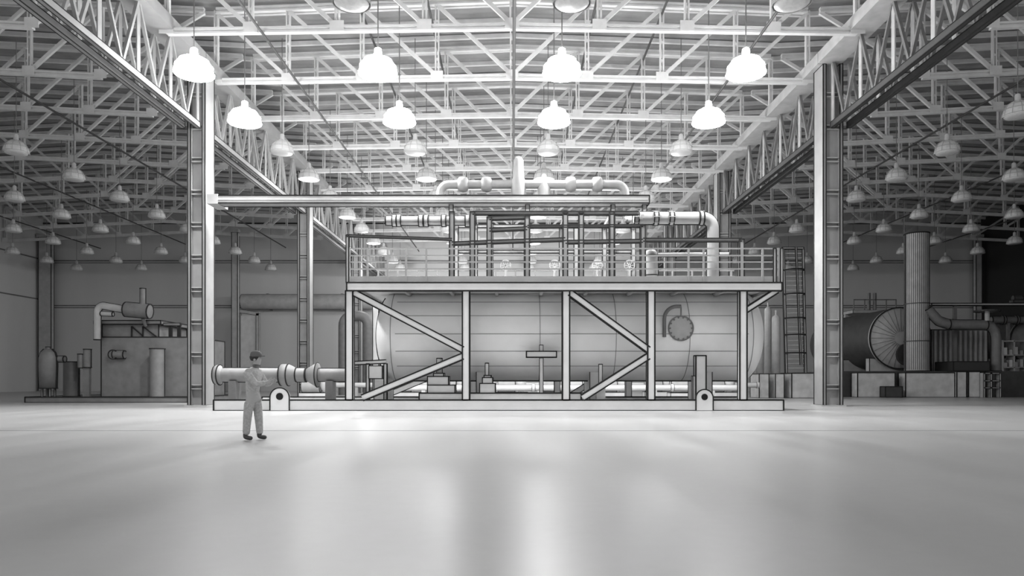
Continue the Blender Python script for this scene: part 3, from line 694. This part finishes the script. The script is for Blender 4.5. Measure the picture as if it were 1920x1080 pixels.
# open shelf with small boxes under the second drum
t = thing('storage_rack', (X(1897, 55.5), 55.5, 1.88), 'open rack below the second boiler drum', 'rack')
for p in (1876, 1897, 1918): MB().box(X(p, 55.5) - .05, X(p, 55.5) + .05, 55.2, 55.8, 1.88, Z(638, 55.5)).build('upright', M['grey'], t)
for q in (689, 666, 640): MB().box(X(1876, 55.5), X(1918, 55.5), 55.2, 55.8, Z(q, 55.5) - .04, Z(q, 55.5) + .04).build('shelf', M['grey'], t)
names = ['left end', 'left middle', 'right middle', 'right end']
for i, q in enumerate((689, 666)):
    for j in range(4):
        xx = X(1882 + j * 10, 55.5); h = (.35, .55, .4, .6)[(j + i) % 4]
        one(MB().box(xx - .14, xx + .14, 55.3, 55.7, Z(q, 55.5) + .04, Z(q, 55.5) + .04 + h, .02), 'parts_box', M['pale' if (i + j) % 2 else 'grey'], 'small box on the %s shelf of the right rack, %s' % (('bottom', 'upper')[i], names[j]), 'box', 'boxes on the right rack')

# ------------------------------------------------------------------ background along the back wall
t = thing('wall_duct', (X(550, 80), 80, Z(565, 80)), 'wide grey duct running along the back wall on the left', 'duct')
MB().path([(X(452, 80), 80.4, Z(565, 80)), (X(700, 80), 80.4, Z(565, 80))], 14 * 80 / F, 24, .04).build('duct_body', M['grey'], t)
for p in (500, 640): MB().box(X(p, 80) - .12, X(p, 80) + .12, 80.2, BW, Z(565, 80) - .9, Z(565, 80) + .9).build('bracket', M['mid'], t)
t = thing('portal_frame', (X(465, 78), 78, 0), 'tall pale portal frame under the left end of the wall duct', 'frame')
for p in (449, 484): MB().box(X(p, 78) - .15, X(p, 78) + .15, 77.8, 78.2, 0, Z(588, 78), .03).build('leg', M['grey'], t)
MB().bar((X(447, 78), 78, Z(583, 78)), (X(486, 78), 78, Z(589, 78)), .4, .35, .03).build('lintel', M['grey'], t)
MB().box(X(452, 78), X(481, 78), 77.95, 78.05, 0, Z(592, 78)).build('panel', M['pale'], t)
# vertical vessel pair and arch behind the first legs
t = thing('arch_pipe', (X(650, 60), 60, 0), 'arched background pipe seen between the first leg and the tank dome', 'pipe')
a, c, zt_ = X(644, 60), X(690, 60), Z(592, 60)
MB().path([Vector((a, 60, 0))] + elbow((a + .8, zt_ - .8), .8, 180, 90, 60) + elbow((c - .8, zt_ - .8), .8, 90, 0, 60) + [Vector((c, 60, 0))], .42, 16).build('pipe_body', M['mid'], t)
# low background machinery behind the skid
W = ['left of the first platform leg', 'seen through the first frame panel', 'behind the left pump block', 'behind the second leg', 'left of the bar handle stand', 'right of the bar handle stand', 'behind the third leg', 'behind the right lower brace', 'behind the fourth leg', 'left of the broad pillar', 'right of the broad pillar']
for i, px in enumerate((595, 765, 850, 900, 960, 1040, 1085, 1150, 1235, 1285, 1350)):
    y = 44 + (i % 3) * 2; x = X(px, y)
    t = thing('background_pump', (x, y, 0), 'pale low pump set on a concrete foot, %s' % W[i], 'pump', 'low pumps behind the platform')
    MB().box(x - 1.0, x + 1.0, y - .5, y + .5, 0, .45, .03).build('foot', M['pale'], t)
    MB().path([(x - .9, y, .85), (x + .2, y, .85)], .38, 18, .03).build('motor', M['grey'], t)
    MB().lathe([(0, x + .2), (.3, x + .25), (.5, x + .45), (.5, x + .7), (.2, x + .9), (0, x + .9)], (0, y, .95), 'x', 18).build('volute', M['pale'], t)
    MB().path([(x + .6, y, 1.2), (x + .6, y, 1.2 + .3 + (i % 4) * .15)], .14, 10, .03).build('outlet', M['grey'], t)
# low pipes behind
for i, (a, c, py, y, lab) in enumerate(((740, 1390, 727, 41, 'long low pipe behind the platform base, nearer of two'), (600, 1420, 722, 48.5, 'long low pipe behind the platform base, farther of two'))):
    t = hpipe('ground_pipe', lab, X(a, y), X(c, y), Z(py, y), y, .16, [X(a + (c - a) * k / 5, y) for k in range(6)], 'pale', ink=.025)
    for k in range(6): xx = X(a + (c - a) * (k + .5) / 6, y); MB().box(xx - .1, xx + .1, y - .15, y + .15, 0, Z(py, y) - .15).build('pipe_support', M['grey'], t)
# faint equipment top behind the right column
t = thing('rooftop_unit', (X(1632, 66), 66, 0), 'railed equipment deck behind the boiler drum, right of the near column', 'platform')
z0 = Z(583, 69); MB().box(X(1590, 69), X(1672, 69), 68, 71, z0 - .3, z0, .03).build('deck', M['grey'], t)
for p in (1592, 1670): MB().box(X(p, 69) - .12, X(p, 69) + .12, 69.5, 69.8, 0, z0 - .3).build('leg', M['grey'], t)
for p in (1592, 1612, 1632, 1652, 1670): MB().box(X(p, 69) - .04, X(p, 69) + .04, 68, 68.1, z0, Z(563, 69)).build('rail_post', M['mid'], t)
MB().box(X(1592, 69), X(1670, 69), 68, 68.1, Z(565, 69), Z(563, 69)).build('rail', M['mid'], t)
for p in (1631, 1642): MB().path([(X(p, 69), 69.2, z0), (X(p, 69), 69.2, Z(549, 69))], .16, 10).build('vent', M['mid'], t)

# ------------------------------------------------------------------ the worker
YW = 14.35; ks = YW / F
def W3(px, py, dy=0): return Vector((X(px, YW), YW + dy, Z(py, YW) if py < 825 else 0.0))
PER = thing('person', (X(476, YW), YW, 0), 'person in work jacket, trousers and peaked cap standing with forearms raised', 'person')
def skin(name, verts, edges, radii, root, m, parent, sub=2):
    me = bpy.data.meshes.new(name); me.from_pydata([tuple(v - parent.location) for v in verts], edges, []); me.materials.append(m)
    o = bpy.data.objects.new(name, me); COL.objects.link(o); o.parent = parent
    md = o.modifiers.new('Skin', 'SKIN'); md.use_smooth_shade = True
    if not me.skin_vertices: 
        bpy.context.view_layer.objects.active = o
    for i, d in enumerate(me.skin_vertices[0].data):
        r = radii[i]; d.radius = (r, r) if not isinstance(r, tuple) else r; d.use_root = (i == root)
    sd = o.modifiers.new('Subdivision', 'SUBSURF'); sd.levels = sub; sd.render_levels = sub
    return o
# body: pelvis, spine, neck, head, arms, legs and fingers in one continuous mesh
V = []; E = []; RR = []
def av(p, r, par=None):
    V.append(p); RR.append(r)
    if par is not None: E.append((par, len(V) - 1))
    return len(V) - 1
pel = av(W3(474, 748), .12)
sp = av(W3(474, 730), .115, pel); ch = av(W3(475, 708), .13, sp); c2 = av(W3(476, 698), .11, ch)
nk = av(W3(479, 689), .052, c2); jw = av(W3(481, 683), .06, nk); hd = av(W3(481, 674), .085, jw); ht = av(W3(480.5, 667), .082, hd); av(W3(480.5, 662), .05, ht)
# nose and ears as small bumps
no = av(W3(489.5, 675), .018, hd)
def hand(w, dirn, side):
    # palm and five fingers
    palm = av(w + dirn * .05, .026, len(V) - 1)
    up = Vector((0, 0, 1)); lat = dirn.cross(up).normalized() * side
    for k, (L, off) in enumerate(((.068, .03), (.075, .011), (.07, -.009), (.056, -.028))):
        base = w + dirn * .085 + up * off
        a = av(base, .011, palm); b_ = av(base + dirn * L * .45 + lat * .012, .0095, a); av(base + dirn * L * .75 + lat * .03, .008, b_)
    th = av(w + dirn * .045 + up * .035, .0125, palm); th2 = av(w + dirn * .075 + up * .06, .0105, th); av(w + dirn * .105 + up * .062 + lat * .012, .009, th2)
for s in (-1, 1):   # near (towards camera) and far arm
    sh = av(W3(471 if s < 0 else 479, 698, s * .19), .068, c2)
    el = av(W3(489 if s < 0 else 492, 721, s * .25), .046, sh)
    wr = av(W3(505, 717, s * .15), .03, el)
    d = (W3(512, 715, s * .08) - W3(505, 717, s * .15)).normalized(); hand(V[wr], d, -s)
for s, fxp, kn in ((-1, 465, 467), (1, 484, 482)):
    hp = av(W3(470 if s < 0 else 479, 757, s * .09), .095, pel)
    k1 = av(W3(kn, 786, s * .10), .062, hp); an = av(W3(fxp, 817, s * .10), .042, k1)
    hl = av(Vector((X(fxp - 1, YW), YW + s * .1, .05)), .042, an); av(Vector((X(fxp + 11, YW), YW + s * .12, .04)), .036, hl)
skin('body', V, E, RR, pel, M['skin'], PER)
# jacket
V = []; E = []; RR = []
a0 = av(W3(474, 750), .135); a1 = av(W3(473, 737), .132, a0); a2 = av(W3(474.5, 715), .155, a1); a3 = av(W3(476, 700), .145, a2); av(W3(478, 692.5), .085, a3)
for s in (-1, 1):
    sh = av(W3(470 if s < 0 else 479, 699, s * .18), .092, a3)
    sm_ = av(W3(479 if s < 0 else 485, 710, s * .22), .075, sh)
    el = av(W3(489 if s < 0 else 492, 721, s * .25), .068, sm_); av(W3(503.5, 717.5, s * .16), .05, el)
skin('jacket', V, E, RR, a0, M['cloth'], PER)
V = []; E = []; RR = []
p0 = av(W3(474, 747), .11)
for s, fxp, kn in ((-1, 465, 467), (1, 484, 482)):
    hp = av(W3(469.5 if s < 0 else 479.5, 758, s * .085), .10, p0)
    k1 = av(W3(kn, 786, s * .10), .085, hp); av(W3(fxp, 816, s * .10), .07, k1)
skin('trousers', V, E, RR, p0, M['cloth2'], PER)
for s, fxp in ((-1, 465), (1, 484)):
    V = []; E = []; RR = []
    h0 = av(Vector((X(fxp, YW), YW + s * .1, .17)), .056); h1 = av(Vector((X(fxp - 1.5, YW), YW + s * .1, .058)), .056, h0)
    h2 = av(Vector((X(fxp + 6, YW), YW + s * .11, .05)), .05, h1); av(Vector((X(fxp + 13, YW), YW + s * .12, .042)), .042, h2)
    skin('boot', V, E, RR, h0, M['boot'], PER)
# cap and hair
c = W3(480, 668)
b = MB(); pr = [(.112, -.01), (.113, .03), (.10, .075), (.065, .105), (0, .115)]
b.lathe(pr, c, 'z', 24); 
b.build('cap', M['hat'], PER)
b = MB(); n = 10; pts = [(c.x + .07 + .11 * math.sin(math.pi * k / n), c.y - .075 + .15 * k / n) for k in range(n + 1)]
b.add([(p[0], p[1], c.z + .005 - .012 * (i not in (0, n))) for i, p in enumerate(pts)] + [(p[0], p[1], c.z + .022 - .012 * (i not in (0, n))) for i, p in enumerate(pts)],
      [tuple(range(n + 1))[::-1], tuple(range(n + 1, 2 * n + 2))] + [(k, (k + 1) % (n + 1), (k + 1) % (n + 1) + n + 1, k + n + 1) for k in range(n + 1)])
b.build('cap_peak', M['hat'], PER)
b = MB(); b.lathe([(.0, -.10), (.08, -.09), (.103, -.04), (.105, .0)], c + Vector((-.018, 0, 0)), 'z', 20); b.build('hair', M['hair'], PER)
for s in (-1, 1):
    b = MB(); b.lathe([(0, -.012), (.02, -.008), (.026, .0), (.0, .012)], W3(480.5, 675) + Vector((0, s * .098, 0)), 'y', 12); b.build('ear', M['skin'], PER)
    b = MB(); b.lathe([(0, -.012), (.012, 0), (0, .012)], W3(487.6, 673.5) + Vector((0, s * .034, 0)), 'x', 10); b.build('eye', M['boot'], PER)
b = MB(); b.bar(W3(488, 681) + Vector((0, -.025, 0)), W3(488, 681) + Vector((0, .025, 0)), .012, .008); b.build('mouth', M['cloth'], PER)

# ------------------------------------------------------------------ light, camera, view
w = bpy.data.worlds.new('World'); S.world = w; w.use_nodes = True
w.node_tree.nodes['Background'].inputs[0].default_value = (1, 1, 1, 1); w.node_tree.nodes['Background'].inputs[1].default_value = .66
cd = bpy.data.cameras.new('Camera'); cam = bpy.data.objects.new('Camera', cd); COL.objects.link(cam)
cam.location = (0, 0, EYE); cam.rotation_euler = (math.radians(90), 0, 0)
cd.sensor_width = 36; cd.lens = F / 1920 * 36; cd.shift_y = (HY - 540) / 1920; cd.clip_end = 300
S.camera = cam
S.view_settings.view_transform = 'Standard'; S.view_settings.look = 'None'; S.view_settings.gamma = 1; S.view_settings.use_curve_mapping = False
S.view_settings.exposure = 0.0
